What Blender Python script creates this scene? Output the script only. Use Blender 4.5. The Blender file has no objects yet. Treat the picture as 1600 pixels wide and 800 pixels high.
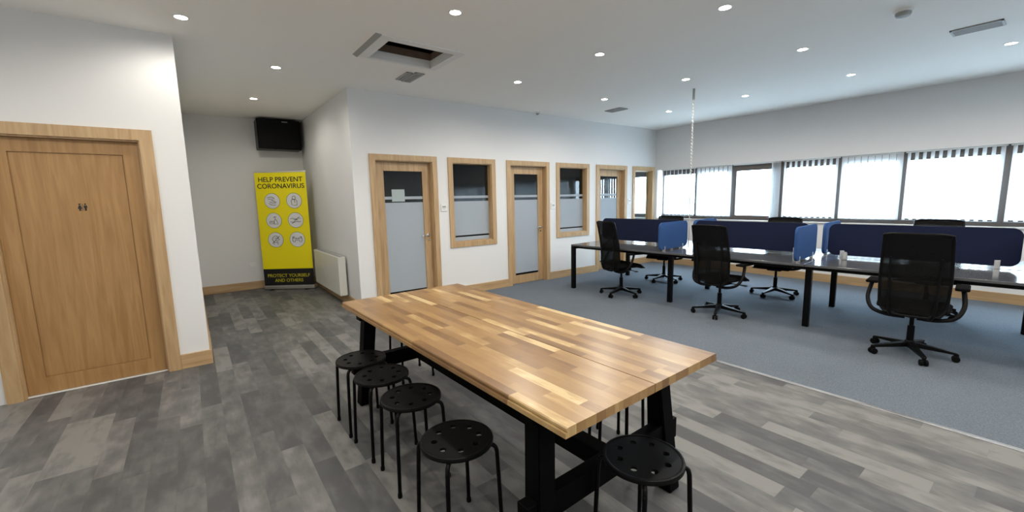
import bpy, bmesh, math, random
from mathutils import Vector, Matrix
random.seed(7)
PI = math.pi
S = bpy.context.scene
COL = S.collection

# ------------------------------------------------------------------ camera
F_PX, YAW, PITCH, ROLL, CAM_H = 659.83, 0.923, 0.134, -0.02, 1.483
cy, sy, cp, sp = math.cos(YAW), math.sin(YAW), math.cos(PITCH), math.sin(PITCH)
Fw = Vector((cy*cp, sy*cp, -sp)); Rt = Vector((sy, -cy, 0)); Up = Rt.cross(Fw)
cr, sr = math.cos(ROLL), math.sin(ROLL)
Rt, Up = Rt*cr + Up*sr, Up*cr - Rt*sr
cam_data = bpy.data.cameras.new('camera'); cam = bpy.data.objects.new('camera', cam_data); COL.objects.link(cam)
cam_data.sensor_width = 36; cam_data.lens = F_PX/1600*36; cam_data.shift_x = -1/1600; cam_data.clip_start = .05
M = Matrix((Rt, Up, -Fw)).transposed().to_4x4(); M.translation = Vector((0, 0, CAM_H)); cam.matrix_world = M
S.camera = cam

# ------------------------------------------------------------------ light and exposure
SKY_COLOR, SKY_STRENGTH = (0.64, 0.82, 1.0), 34.0
GROUND_STRENGTH = 12.0
LAMP_WATT, LAMP_COLOR = 8.0, (1.0, 0.94, 0.85)
EXPOSURE = 0.1
w = bpy.data.worlds.new('world'); S.world = w; w.use_nodes = True
bg = w.node_tree.nodes['Background']; bg.inputs[0].default_value = (*SKY_COLOR, 1)
_tc = w.node_tree.nodes.new('ShaderNodeTexCoord'); _sp = w.node_tree.nodes.new('ShaderNodeSeparateXYZ'); _mr = w.node_tree.nodes.new('ShaderNodeMapRange')
w.node_tree.links.new(_tc.outputs['Generated'], _sp.inputs[0]); w.node_tree.links.new(_sp.outputs['Z'], _mr.inputs[0]); w.node_tree.links.new(_mr.outputs[0], bg.inputs[1])
_mr.inputs[1].default_value = -.12; _mr.inputs[2].default_value = .25; _mr.inputs[3].default_value = GROUND_STRENGTH; _mr.inputs[4].default_value = SKY_STRENGTH   # ground outside, sky above
S.view_settings.view_transform = 'Standard'; S.view_settings.look = 'None'
S.view_settings.exposure = EXPOSURE; S.view_settings.gamma = 1; S.view_settings.use_curve_mapping = False
S.cycles.use_denoising = True
S.cycles.max_bounces = 10; S.cycles.diffuse_bounces = 6; S.cycles.transparent_max_bounces = 16
S.cycles.sample_clamp_indirect = 6
def portal(x, y0, y1, z0, z1):
    l = bpy.data.lights.new('window_portal', 'AREA'); l.shape = 'RECTANGLE'; l.size = z1-z0; l.size_y = y1-y0
    l.cycles.is_portal = True
    o = bpy.data.objects.new('window_portal', l); COL.objects.link(o)
    o.location = (x, (y0+y1)/2, (z0+z1)/2); o.rotation_euler = (0, PI/2, 0)     # faces -X, into the room
portal(8.50, -3.3, 5.66, 1.0, 2.05)
portal(8.50, 5.9, 8.3, 1.0, 2.05)

# ------------------------------------------------------------------ room numbers
ZC = 2.93          # ceiling
YW = 5.713         # wall with the glazed doors
XW = 8.377         # wall with the outside windows
YL, XL = 4.80, 0.023   # left wall with the oak door, and its end
YA, XA = 8.61, 1.736   # alcove back, alcove right
XC = 3.65          # carpet edge
XR, YR = -1.75, -3.5   # left and rear walls (behind the camera)
ZD = 2.12

# ------------------------------------------------------------------ materials
def newmat(name):
    m = bpy.data.materials.new(name); m.use_nodes = True
    nt = m.node_tree; return m, nt, nt.nodes['Principled BSDF']
def N(nt, t, **kw):
    n = nt.nodes.new(t)
    for k, v in kw.items(): setattr(n, k, v)
    return n
def L(nt, a, b): nt.links.new(a, b)
def math_(nt, op, a, b=None):
    n = N(nt, 'ShaderNodeMath', operation=op)
    for i, v in enumerate((a, b)):
        if v is None: continue
        if isinstance(v, (int, float)): n.inputs[i].default_value = v
        else: L(nt, v, n.inputs[i])
    return n.outputs[0]
def plain(name, col, rough=.5, metal=0, bump=0, bscale=60, var=0, spec=None):
    m, nt, p = newmat(name)
    p.inputs['Base Color'].default_value = (*col, 1); p.inputs['Roughness'].default_value = rough; p.inputs['Metallic'].default_value = metal
    if spec is not None: p.inputs['Specular IOR Level'].default_value = spec
    tc = N(nt, 'ShaderNodeTexCoord'); nz = N(nt, 'ShaderNodeTexNoise'); nz.inputs['Scale'].default_value = bscale; nz.inputs['Detail'].default_value = 4
    L(nt, tc.outputs['Object'], nz.inputs['Vector'])
    if bump:
        b = N(nt, 'ShaderNodeBump'); b.inputs['Strength'].default_value = bump; b.inputs['Distance'].default_value = .004
        L(nt, nz.outputs[0], b.inputs['Height']); L(nt, b.outputs[0], p.inputs['Normal'])
    if var:
        mx = N(nt, 'ShaderNodeMix', data_type='RGBA'); L(nt, nz.outputs[0], mx.inputs[0])
        mx.inputs[6].default_value = (*[c*(1-var) for c in col], 1); mx.inputs[7].default_value = (*[min(1, c*(1+var)) for c in col], 1)
        L(nt, mx.outputs[2], p.inputs['Base Color'])
    return m
def plank_mat(name, along, across, wid, length, ramp, grain_scale, rough, gap=.0, grain=.25, blotch=.0, bscale=3., spec=.5, stretch=.06, gapk=.45, phase=0):
    """staves of random tone; along/across are 0,1,2 axes of the object's coordinates"""
    m, nt, p = newmat(name)
    tc = N(nt, 'ShaderNodeTexCoord'); sx = N(nt, 'ShaderNodeSeparateXYZ'); L(nt, tc.outputs['Object'], sx.inputs[0])
    a, l = math_(nt, 'SUBTRACT', sx.outputs[across], phase), sx.outputs[along]
    ar = math_(nt, 'DIVIDE', a, wid); row = math_(nt, 'FLOOR', ar)
    wn = N(nt, 'ShaderNodeTexWhiteNoise', noise_dimensions='1D'); L(nt, row, wn.inputs['W'])
    lr = math_(nt, 'ADD', math_(nt, 'DIVIDE', l, length), math_(nt, 'MULTIPLY', wn.outputs[0], 7.31)); colid = math_(nt, 'FLOOR', lr)
    cx = N(nt, 'ShaderNodeCombineXYZ'); L(nt, row, cx.inputs[0]); L(nt, colid, cx.inputs[1])
    w2 = N(nt, 'ShaderNodeTexWhiteNoise', noise_dimensions='2D'); L(nt, cx.outputs[0], w2.inputs['Vector'])
    # grain, each stave its own offset
    sc = N(nt, 'ShaderNodeCombineXYZ')
    L(nt, math_(nt, 'MULTIPLY', a, grain_scale), sc.inputs[0])
    L(nt, math_(nt, 'MULTIPLY', l, grain_scale*stretch), sc.inputs[1])
    L(nt, math_(nt, 'MULTIPLY', w2.outputs[0], 37.), sc.inputs[2])
    nz = N(nt, 'ShaderNodeTexNoise'); nz.inputs['Scale'].default_value = 1; nz.inputs['Detail'].default_value = 6; nz.inputs['Distortion'].default_value = .6
    L(nt, sc.outputs[0], nz.inputs['Vector'])
    bz = N(nt, 'ShaderNodeTexNoise'); bz.inputs['Scale'].default_value = 1; bz.inputs['Detail'].default_value = 3
    sc2 = N(nt, 'ShaderNodeCombineXYZ')
    L(nt, math_(nt, 'MULTIPLY', a, bscale), sc2.inputs[0]); L(nt, math_(nt, 'MULTIPLY', l, bscale*.45), sc2.inputs[1]); L(nt, math_(nt, 'MULTIPLY', w2.outputs[0], 91.), sc2.inputs[2])
    L(nt, sc2.outputs[0], bz.inputs['Vector'])
    v = math_(nt, 'ADD', w2.outputs[0], math_(nt, 'MULTIPLY', math_(nt, 'SUBTRACT', nz.outputs[0], .5), grain))
    v = math_(nt, 'ADD', v, math_(nt, 'MULTIPLY', math_(nt, 'SUBTRACT', bz.outputs[0], .5), blotch))
    rp = N(nt, 'ShaderNodeValToRGB'); L(nt, v, rp.inputs[0])
    el = rp.color_ramp.elements
    while len(el) > 1: el.remove(el[-1])
    el[0].position = ramp[0][0]; el[0].color = (*ramp[0][1], 1)
    for pos, c in ramp[1:]:
        e = el.new(pos); e.color = (*c, 1)
    out = rp.outputs[0]
    if gap:
        fa = math_(nt, 'FRACT', ar); fl = math_(nt, 'FRACT', lr)
        g = math_(nt, 'MAXIMUM', math_(nt, 'LESS_THAN', fa, gap/wid), math_(nt, 'LESS_THAN', fl, gap/length))
        mx = N(nt, 'ShaderNodeMix', data_type='RGBA'); L(nt, math_(nt, 'MULTIPLY', g, gapk), mx.inputs[0]); L(nt, out, mx.inputs[6]); mx.inputs[7].default_value = (.03, .03, .03, 1)
        out = mx.outputs[2]
    L(nt, out, p.inputs['Base Color']); p.inputs['Roughness'].default_value = rough; p.inputs['Specular IOR Level'].default_value = spec
    b = N(nt, 'ShaderNodeBump'); b.inputs['Strength'].default_value = .15; b.inputs['Distance'].default_value = .002
    L(nt, nz.outputs[0], b.inputs['Height']); L(nt, b.outputs[0], p.inputs['Normal'])
    return m
def oak_mat(name, along, c0, c1, rough=.45):
    m, nt, p = newmat(name)
    tc = N(nt, 'ShaderNodeTexCoord'); mp = N(nt, 'ShaderNodeMapping'); L(nt, tc.outputs['Object'], mp.inputs[0])
    s = [26., 26., 26.]; s[along] = 1.6; mp.inputs['Scale'].default_value = s
    nz = N(nt, 'ShaderNodeTexNoise'); nz.inputs['Scale'].default_value = 1.; nz.inputs['Detail'].default_value = 7; nz.inputs['Distortion'].default_value = 1.2
    L(nt, mp.outputs[0], nz.inputs['Vector'])
    rp = N(nt, 'ShaderNodeValToRGB'); L(nt, nz.outputs[0], rp.inputs[0])
    rp.color_ramp.elements[0].position = .3; rp.color_ramp.elements[0].color = (*c0, 1)
    rp.color_ramp.elements[1].position = .7; rp.color_ramp.elements[1].color = (*c1, 1)
    L(nt, rp.outputs[0], p.inputs['Base Color']); p.inputs['Roughness'].default_value = rough
    b = N(nt, 'ShaderNodeBump'); b.inputs['Strength'].default_value = .12; b.inputs['Distance'].default_value = .002
    L(nt, nz.outputs[0], b.inputs['Height']); L(nt, b.outputs[0], p.inputs['Normal'])
    return m
def mixmat(name, build):
    m = bpy.data.materials.new(name); m.use_nodes = True; nt = m.node_tree
    nt.nodes.remove(nt.nodes['Principled BSDF']); out = nt.nodes['Material Output']
    L(nt, build(nt), out.inputs[0]); return m
def glass_build(tint, refl=True):
    def b(nt):
        t = N(nt, 'ShaderNodeBsdfTransparent'); t.inputs[0].default_value = (*tint, 1)
        g = N(nt, 'ShaderNodeBsdfGlossy'); g.inputs['Roughness'].default_value = .02
        fr = N(nt, 'ShaderNodeFresnel'); fr.inputs[0].default_value = 1.5
        ge = N(nt, 'ShaderNodeNewGeometry')     # only the outer side of the thin pane reflects
        fac = math_(nt, 'MULTIPLY', fr.outputs[0], math_(nt, 'SUBTRACT', 1.0, ge.outputs['Backfacing']))
        mx = N(nt, 'ShaderNodeMixShader'); L(nt, fac, mx.inputs[0]); L(nt, t.outputs[0], mx.inputs[1]); L(nt, g.outputs[0], mx.inputs[2])
        return mx.outputs[0]
    return b
def frost_build(col, keep, split=.5):
    def b(nt):
        d = N(nt, 'ShaderNodeBsdfDiffuse'); d.inputs[0].default_value = (*col, 1)
        tl = N(nt, 'ShaderNodeBsdfTranslucent'); tl.inputs[0].default_value = (*col, 1)
        a = N(nt, 'ShaderNodeMixShader'); a.inputs[0].default_value = split; L(nt, d.outputs[0], a.inputs[1]); L(nt, tl.outputs[0], a.inputs[2])
        t = N(nt, 'ShaderNodeBsdfTransparent')
        mx = N(nt, 'ShaderNodeMixShader'); mx.inputs[0].default_value = keep; L(nt, a.outputs[0], mx.inputs[1]); L(nt, t.outputs[0], mx.inputs[2])
        return mx.outputs[0]
    return b
def mesh_build(nt):     # woven see-through mesh of the chair backs
    p = N(nt, 'ShaderNodeBsdfPrincipled'); p.inputs['Base Color'].default_value = (.004, .004, .004, 1); p.inputs['Roughness'].default_value = .8; p.inputs['Specular IOR Level'].default_value = .12
    t = N(nt, 'ShaderNodeBsdfTransparent')
    tc = N(nt, 'ShaderNodeTexCoord'); nz = N(nt, 'ShaderNodeTexNoise'); nz.inputs['Scale'].default_value = 300; L(nt, tc.outputs['Object'], nz.inputs[0])
    f = math_(nt, 'MULTIPLY', nz.outputs[0], .35)
    mx = N(nt, 'ShaderNodeMixShader'); L(nt, f, mx.inputs[0]); L(nt, p.outputs[0], mx.inputs[1]); L(nt, t.outputs[0], mx.inputs[2])
    return mx.outputs[0]
def emit(name, col, s):
    m, nt, p = newmat(name); p.inputs['Base Color'].default_value = (*col, 1)
    p.inputs['Emission Color'].default_value = (*col, 1); p.inputs['Emission Strength'].default_value = s; return m

MAT = dict(
 wall=plain('wall_paint', (.72, .72, .718), .75, bump=.03, bscale=180, var=.015),
 ceil=plain('ceiling_paint', (.88, .86, .82), .85, bump=.03, bscale=150, var=.015),
 white=plain('white_gloss', (.75, .75, .73), .4), whitew=plain('white_wood', (.62, .61, .58), .5),
 oak=oak_mat('oak_upright', 2, (.37, .23, .11), (.50, .345, .185)),
 oakx=oak_mat('oak_along_x', 0, (.37, .23, .11), (.50, .345, .185)),
 oaky=oak_mat('oak_along_y', 1, (.37, .23, .11), (.50, .345, .185)),
 oakdoor=oak_mat('oak_veneer', 2, (.29, .155, .053), (.40, .23, .09)),
 black=plain('black_metal', (.002, .002, .0025), .32, spec=.12), blackp=plain('black_plastic', (.003, .003, .0033), .42, bump=.05, bscale=300, spec=.13),
 blackwood=plain('black_stained_wood', (.0012, .0012, .0015), .6, bump=.1, bscale=40, spec=.06),
 fabric=plain('black_fabric', (.003, .003, .0033), .9, bump=.4, bscale=500, spec=.1),
 chairmesh=mixmat('chair_mesh', mesh_build),
 chrome=plain('brushed_steel', (.55, .55, .54), .25, metal=1), alu=plain('aluminium', (.75, .75, .75), .35, metal=1),
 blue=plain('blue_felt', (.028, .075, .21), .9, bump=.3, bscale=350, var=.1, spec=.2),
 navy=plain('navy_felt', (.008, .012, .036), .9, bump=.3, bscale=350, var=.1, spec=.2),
 desk=plain('grey_desktop', (.085, .088, .092), .16, bump=.01, bscale=90),
 yellow=plain('banner_yellow', (.92, .79, .0), .45), bannerblack=plain('banner_black', (.006, .006, .008), .4), bannerink=plain('banner_ink', (.012, .012, .012), .5),
 bannerwhite=plain('banner_white', (.75, .75, .75), .5), bannertext=plain('banner_yellow_ink', (.55, .5, .02), .5),
 heater=plain('cream_enamel', (.66, .655, .60), .4), glass=mixmat('clear_glass', glass_build((.9, .93, .93))), officeglass=mixmat('smoked_glass', glass_build((.50, .52, .53))), greyslat=mixmat('grey_blind_fabric', frost_build((.10, .105, .11), .0)),
 frost=mixmat('frosted_film', frost_build((.66, .72, .78), .06)), darkframe=plain('brown_window_frame', (.10, .085, .08), .5),
 slat=mixmat('blind_fabric', frost_build((.85, .85, .85), .03, .7)), lamp=emit('lamp_glow', (1, .95, .86), 40), lampring=plain('lamp_trim', (.8, .8, .78), .35),
 dark=plain('loft_dark', (.01, .008, .007), .9), loftwood=plain('loft_timber', (.16, .11, .08), .8, bump=.3, bscale=30, var=.2),
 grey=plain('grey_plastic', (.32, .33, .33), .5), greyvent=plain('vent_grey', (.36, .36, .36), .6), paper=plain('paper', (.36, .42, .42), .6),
 rubber=plain('black_rubber', (.003, .003, .003), .6, spec=.1),
)
MAT['floor'] = plank_mat('grey_vinyl_planks', 1, 0, .124, .78,
    [(0, (.078, .079, .082)), (.3, (.104, .105, .107)), (.62, (.142, .141, .138)), (.95, (.21, .207, .198))], 40, .5, gap=.0014, grain=.35, blotch=1.6, bscale=11., spec=.28, stretch=.12, gapk=.18, phase=.052)
MAT['top'] = plank_mat('acacia_staves', 1, 0, .0516, .42,
    [(0, (.185, .097, .037)), (.2, (.245, .135, .051)), (.5, (.30, .172, .066)), (.8, (.36, .22, .088)), (.93, (.46, .31, .135)), (1.05, (.58, .42, .21))], 60, .3, gap=.0, grain=.45, blotch=.7, bscale=9., stretch=.08)
def carpet():
    m, nt, p = newmat('grey_loop_carpet')
    tc = N(nt, 'ShaderNodeTexCoord'); n1 = N(nt, 'ShaderNodeTexNoise'); n1.inputs['Scale'].default_value = 110; n1.inputs['Detail'].default_value = 4
    n2 = N(nt, 'ShaderNodeTexNoise'); n2.inputs['Scale'].default_value = 1.2
    L(nt, tc.outputs['Object'], n1.inputs['Vector']); L(nt, tc.outputs['Object'], n2.inputs['Vector'])
    v = math_(nt, 'ADD', math_(nt, 'MULTIPLY', n1.outputs[0], .8), math_(nt, 'MULTIPLY', n2.outputs[0], .2))
    rp = N(nt, 'ShaderNodeValToRGB'); L(nt, v, rp.inputs[0])
    rp.color_ramp.elements[0].position = .3; rp.color_ramp.elements[0].color = (.095, .112, .132, 1)
    rp.color_ramp.elements[1].position = .7; rp.color_ramp.elements[1].color = (.178, .205, .24, 1)
    L(nt, rp.outputs[0], p.inputs['Base Color']); p.inputs['Roughness'].default_value = .95; p.inputs['Specular IOR Level'].default_value = .15
    b = N(nt, 'ShaderNodeBump'); b.inputs['Strength'].default_value = .6; b.inputs['Distance'].default_value = .004
    L(nt, n1.outputs[0], b.inputs['Height']); L(nt, b.outputs[0], p.inputs['Normal']); return m
MAT['carpet'] = carpet()

# ------------------------------------------------------------------ mesh helpers
def box(bm, x0, x1, y0, y1, z0, z1, bev=0, mtx=None, seg=2):
    t = bmesh.new()
    bmesh.ops.create_cube(t, size=1)
    for v in t.verts: v.co = Vector(((x0+x1)/2 + v.co.x*(x1-x0), (y0+y1)/2 + v.co.y*(y1-y0), (z0+z1)/2 + v.co.z*(z1-z0)))
    if bev: bmesh.ops.bevel(t, geom=t.edges[:], offset=bev, segments=seg, affect='EDGES', profile=.5)
    merge(bm, t, mtx)
def merge(bm, t, mtx=None):
    if mtx is not None: bmesh.ops.transform(t, matrix=mtx, verts=t.verts[:])
    me = bpy.data.meshes.new('tmp'); t.to_mesh(me); t.free(); bm.from_mesh(me); bpy.data.meshes.remove(me)
def tube(bm, pts, r, n=10, rb=None, squash=1.):
    pts = [Vector(p) for p in pts]; rings = []
    ref = None
    for i, p in enumerate(pts):
        d = (pts[min(i+1, len(pts)-1)] - pts[max(i-1, 0)]).normalized()
        if ref is None: ref = Vector((0, 0, 1)) if abs(d.z) < .9 else Vector((1, 0, 0))
        a = (ref - d*ref.dot(d)).normalized(); b = d.cross(a); ref = a
        rr = r if rb is None else r + (rb-r)*i/(len(pts)-1)
        rings.append([bm.verts.new(p + (a*math.cos(2*PI*k/n)*squash + b*math.sin(2*PI*k/n))*rr) for k in range(n)])
    for A, B in zip(rings, rings[1:]):
        for k in range(n): bm.faces.new((A[k], A[(k+1) % n], B[(k+1) % n], B[k]))
    bm.faces.new(rings[0][::-1]); bm.faces.new(rings[-1])
def smooth_path(pts, k=6):
    P = [Vector(p) for p in pts]; P = [P[0]*2-P[1]] + P + [P[-1]*2-P[-2]]; out = []
    for i in range(1, len(P)-2):
        for j in range(k):
            t = j/k; a, b, c, d = P[i-1], P[i], P[i+1], P[i+2]
            out.append(.5*((2*b) + (c-a)*t + (2*a-5*b+4*c-d)*t*t + (3*b-a-3*c+d)*t**3))
    out.append(P[-2]); return out
def lathe(bm, prof, n=24, c=(0, 0, 0), cap=True):
    rings = [[bm.verts.new((c[0]+r*math.cos(2*PI*k/n), c[1]+r*math.sin(2*PI*k/n), c[2]+z)) for k in range(n)] for r, z in prof]
    for A, B in zip(rings, rings[1:]):
        for k in range(n): bm.faces.new((A[k], A[(k+1) % n], B[(k+1) % n], B[k]))
    if cap: bm.faces.new(rings[0][::-1]); bm.faces.new(rings[-1])
def prism(bm, pts2, t0, t1, fn):
    """2D outline, extruded; fn(u, v, t) -> 3D"""
    A = [bm.verts.new(fn(u, v, t0)) for u, v in pts2]; B = [bm.verts.new(fn(u, v, t1)) for u, v in pts2]
    n = len(pts2)
    for k in range(n): bm.faces.new((A[k], A[(k+1) % n], B[(k+1) % n], B[k]))
    bm.faces.new(A[::-1]); bm.faces.new(B)
def roundrect(u0, u1, v0, v1, r, n=6):
    out = []
    for (cu, cv, a0) in ((u1-r, v1-r, 0), (u0+r, v1-r, 90), (u0+r, v0+r, 180), (u1-r, v0+r, 270)):
        for k in range(n+1):
            a = math.radians(a0 + 90*k/n); out.append((cu+r*math.cos(a), cv+r*math.sin(a)))
    return out
def obj(name, bm, m, parent=None, smooth=False, label=None, origin=None):
    bmesh.ops.recalc_face_normals(bm, faces=bm.faces[:])
    me = bpy.data.meshes.new(name)
    if origin is not None: bmesh.ops.translate(bm, vec=-Vector(origin), verts=bm.verts[:])
    bm.to_mesh(me); bm.free(); me.materials.append(MAT[m] if isinstance(m, str) else m)
    if smooth:
        me.shade_smooth()
        try: me.set_sharp_from_angle(angle=math.radians(40))
        except Exception: pass
    o = bpy.data.objects.new(name, me); COL.objects.link(o)
    if origin is not None: o.location = origin
    if parent: o.parent = parent
    if label: o['label'] = label
    return o
def thing(name, label, cat, loc=(0, 0, 0), rz=0, group=None, kind=None):
    o = bpy.data.objects.new(name, None); COL.objects.link(o); o.empty_display_size = .1
    o.location = loc; o.rotation_euler = (0, 0, rz); return tag(o, label, cat, group, kind)
def tag(o, label=None, cat=None, group=None, kind=None):
    if label: o['label'] = label
    if cat: o['category'] = cat
    if group: o['group'] = group
    if kind: o['kind'] = kind
    return o
def dup(root, loc, rz, label, group=None):
    r = root.copy(); COL.objects.link(r); r.location = loc; r.rotation_euler = (0, 0, rz); r['label'] = label
    if group: r['group'] = group
    def rec(src, dst):
        for ch in list(src.children):
            c = ch.copy(); COL.objects.link(c); c.parent = dst; rec(ch, c)
    rec(root, r); return r
def struct(name, bm, m, parent=None, label=None, smooth=False):
    o = obj(name, bm, m, parent, smooth)
    if not parent: o['kind'] = 'structure'
    if label: o['label'] = label
    return o
def wall_cells(u0, u1, z0, z1, holes):
    us = sorted({u0, u1, *[h[0] for h in holes], *[h[1] for h in holes]}); out = []
    for a, b in zip(us, us[1:]):
        cur = z0
        for h in sorted([h for h in holes if h[0] <= a and h[1] >= b], key=lambda h: h[2]):
            if h[2] > cur: out.append((a, b, cur, h[2]))
            cur = h[3]
        if cur < z1: out.append((a, b, cur, z1))
    return out

# ------------------------------------------------------------------ shell
bm = bmesh.new(); box(bm, XR-.1, XC, YR-.1, YA+.1, -.1, 0); struct('floor', bm, 'floor', label='grey wood-look vinyl plank floor')
bm = bmesh.new(); box(bm, XC, XW+.2, YR-.1, YA+.1, -.1, 0.002); struct('floor', bm, 'carpet', label='blue-grey carpeted floor under the desks')
bm = bmesh.new(); box(bm, XC-.018, XC+.018, YR, YW, 0, .006, .002); struct('trim_1', bm, 'alu', label='bright metal strip between planks and carpet')
# ceiling with the loft hatch hole
HX0, HX1, HY0, HY1 = 1.56, 2.27, 3.86, 4.42
bm = bmesh.new()
for (a, b, c, d) in ((XR-.1, HX0, YR-.1, YA+.1), (HX1, XW+.2, YR-.1, YA+.1), (HX0, HX1, YR-.1, HY0), (HX0, HX1, HY1, YA+.1)): box(bm, a, b, c, d, ZC, ZC+.12)
struct('ceiling', bm, 'ceil', label='flat pale ceiling with recessed lights')

D = [(1.956, 2.952), (4.226, 5.173), (6.416, 7.364)]      # outer edges of the three glazed door frames
Wn = [(3.134, 3.996), (5.345, 6.212), (7.56, 8.33)]        # outer edges of the three internal windows
AR = .078                                                  # architrave width
T = .13                                                    # partition thickness
holes = [(a+AR-.01, b-AR+.01, 0, ZD-AR+.01) for a, b in D] + [(a+AR-.01, b-AR+.01, .757+AR-.01, ZD-AR+.01) for a, b in Wn]
bm = bmesh.new()
for a, b, c, d in wall_cells(XA, XW, 0, ZC, holes): box(bm, a, b, YW, YW+T, c, d)
bmesh.ops.remove_doubles(bm, verts=bm.verts[:], dist=1e-5)
struct('wall_office_front', bm, 'wall', label='white partition wall with oak doors and windows')
# window wall: one long run of openings in the room, one more in the last office
ZS, ZH = 1.0, 2.055
bm = bmesh.new()
for a, b, c, d in wall_cells(YR, YA, 0, ZC, [(-3.3, 5.66, ZS, ZH), (5.88, 8.3, ZS, ZH)]): box(bm, XW, XW+.2, a, b, c, d)
struct('wall_right', bm, 'wall', label='outside wall with the long row of windows')
bm = bmesh.new()
DL0, DL1 = -1.255, -.195      # outer edges of left door frame
for a, b, c, d in wall_cells(XR, XL, 0, ZC, [(DL0+.08, DL1-.08, 0, ZD-.08)]): box(bm, a, b, YL, YL+.14, c, d)
struct('wall_left_door', bm, 'wall', label='white wall with the plain oak door')
bm = bmesh.new(); box(bm, XL-.14, XL, YL+.14, YA, 0, ZC); struct('wall_alcove_left', bm, 'wall')
bm = bmesh.new(); box(bm, XR, XW+.2, YA, YA+.12, 0, ZC); struct('wall_alcove_back', bm, 'wall')
bm = bmesh.new(); box(bm, XA, XA+.12, YW+T, YA, 0, ZC); struct('wall_alcove_right', bm, 'wall')
bm = bmesh.new(); box(bm, XR-.12, XR, YR-.1, YA+.12, 0, ZC); struct('wall_left', bm, 'wall')
bm = bmesh.new(); box(bm, XR-.12, XW+.2, YR-.12, YR, 0, ZC); struct('wall_rear', bm, 'wall')
for i, x in enumerate((4.11, 6.31)):
    bm = bmesh.new(); box(bm, x-.05, x+.05, YW+T, YA, 0, ZC); struct('wall_office_divider', bm, 'wall')
# baseboards
BH, BT = .135, .018
def base(name, x0, x1, y0, y1, along):
    bm = bmesh.new(); box(bm, x0, x1, y0, y1, 0, BH, .003); struct(name, bm, 'oakx' if along == 'x' else 'oaky')
base('baseboard_front', XA, D[0][0], YW-BT, YW, 'x'); base('baseboard_front', D[0][1], D[1][0], YW-BT, YW, 'x')
base('baseboard_front', D[1][1], D[2][0], YW-BT, YW, 'x'); base('baseboard_front', D[2][1], XW-BT, YW-BT, YW, 'x')
base('baseboard_right', XW-BT, XW, YR, YW, 'y'); base('baseboard_left_door', DL1, XL+BT, YL-BT, YL, 'x')
base('baseboard_alcove_left', XL, XL+BT, YL, YA, 'y'); base('baseboard_alcove_back', XL+BT, XA-BT, YA-BT, YA, 'x')
base('baseboard_alcove_right', XA-BT, XA, YW, YA, 'y')

# ------------------------------------------------------------------ frames
def mitred_frame(bm, u0, u1, z0, z1, wid, t0, t1, fn, closed):
    """architrave: 4 (closed) or 3 mitred pieces with an eased edge"""
    O = [(u0, z0), (u0, z1), (u1, z1), (u1, z0)]; I = [(u0+wid, z0 + (wid if closed else 0)), (u0+wid, z1-wid), (u1-wid, z1-wid), (u1-wid, z0 + (wid if closed else 0))]
    prs = [(0, 1), (1, 2), (2, 3)] + ([(3, 0)] if closed else [])
    for a, b in prs: prism(bm, [O[a], O[b], I[b], I[a]], t0, t1, fn)
fy = lambda u, v, t: (u, t, v)
def lever(bm, x, y, z, sgn):
    m = Matrix.Translation((x, y, z)) @ Matrix.Rotation(PI/2, 4, 'X')
    t = bmesh.new(); lathe(t, [(.026, -.004), (.026, .006), (.022, .008)], 20); merge(bm, t, m)
    tube(bm, [(x, y, z), (x, y-.045, z), (x+sgn*.012, y-.052, z), (x+sgn*.125, y-.052, z)], .0085, 10)
    t = bmesh.new(); lathe(t, [(.016, -.004), (.016, .006)], 16); merge(bm, t, m @ Matrix.Translation((0, -.07, 0)))
yleaf = YW + .075
HANDLE = None
for i, (a, b) in enumerate(D):
    root = thing('door_%d' % (i+2), ['oak framed door with tall frosted glass nearest the yellow banner', 'oak framed glazed door between the two larger internal windows', 'oak framed glazed door nearest the outside windows, blind behind its glass'][i], None, ((a+b)/2, YW, 0), kind='structure')
    off = Vector(((a+b)/2, YW, 0)); fyo = lambda u, v, t: (u-off.x, t-off.y, v)
    bm = bmesh.new(); mitred_frame(bm, a, b, 0, ZD, AR, YW-.02, YW, fyo, False)
    mitred_frame(bm, a, b, 0, ZD, AR, YW+T, YW+T+.02, fyo, False)
    mitred_frame(bm, a+AR-.01, b-AR+.01, 0, ZD-AR+.01, .022, YW, YW+T, fyo, False)    # lining
    mitred_frame(bm, a+AR+.012, b-AR-.012, 0, ZD-AR-.012, .014, yleaf+.044, yleaf+.06, fyo, False)  # stop
    obj('door_frame', bm, 'oak', root)
    l0, l1, zt = a+AR+.014, b-AR-.014, ZD-AR-.014
    g0, g1, gz0, gz1 = l0+.125, l1-.11, .15, 1.905
    bm = bmesh.new()
    for (u0, u1, z0, z1) in ((l0, g0, .006, zt), (g1, l1, .006, zt), (g0, g1, .006, gz0), (g0, g1, gz1, zt)):
        box(bm, u0-off.x, u1-off.x, yleaf-off.y, yleaf+.04-off.y, z0, z1, .0015)
    leaf = obj('door_leaf', bm, 'oak', root)
    bm = bmesh.new(); box(bm, g0-off.x, g1-off.x, yleaf+.018-off.y, yleaf+.024-off.y, gz0, gz1); obj('glass_pane', bm, 'officeglass', leaf)
    bm = bmesh.new()
    for z0, z1 in (((gz0+.035), 1.465), (1.51, 1.55)): box(bm, g0-off.x, g1-off.x, yleaf+.0145-off.y, yleaf+.0165-off.y, z0, z1)
    obj('frosted_film', bm, 'frost', leaf)
    bm = bmesh.new(); lever(bm, l1-.055-off.x, yleaf-off.y, .975, -1); obj('door_handle', bm, 'chrome', leaf, True, 'steel lever handle')
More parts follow.
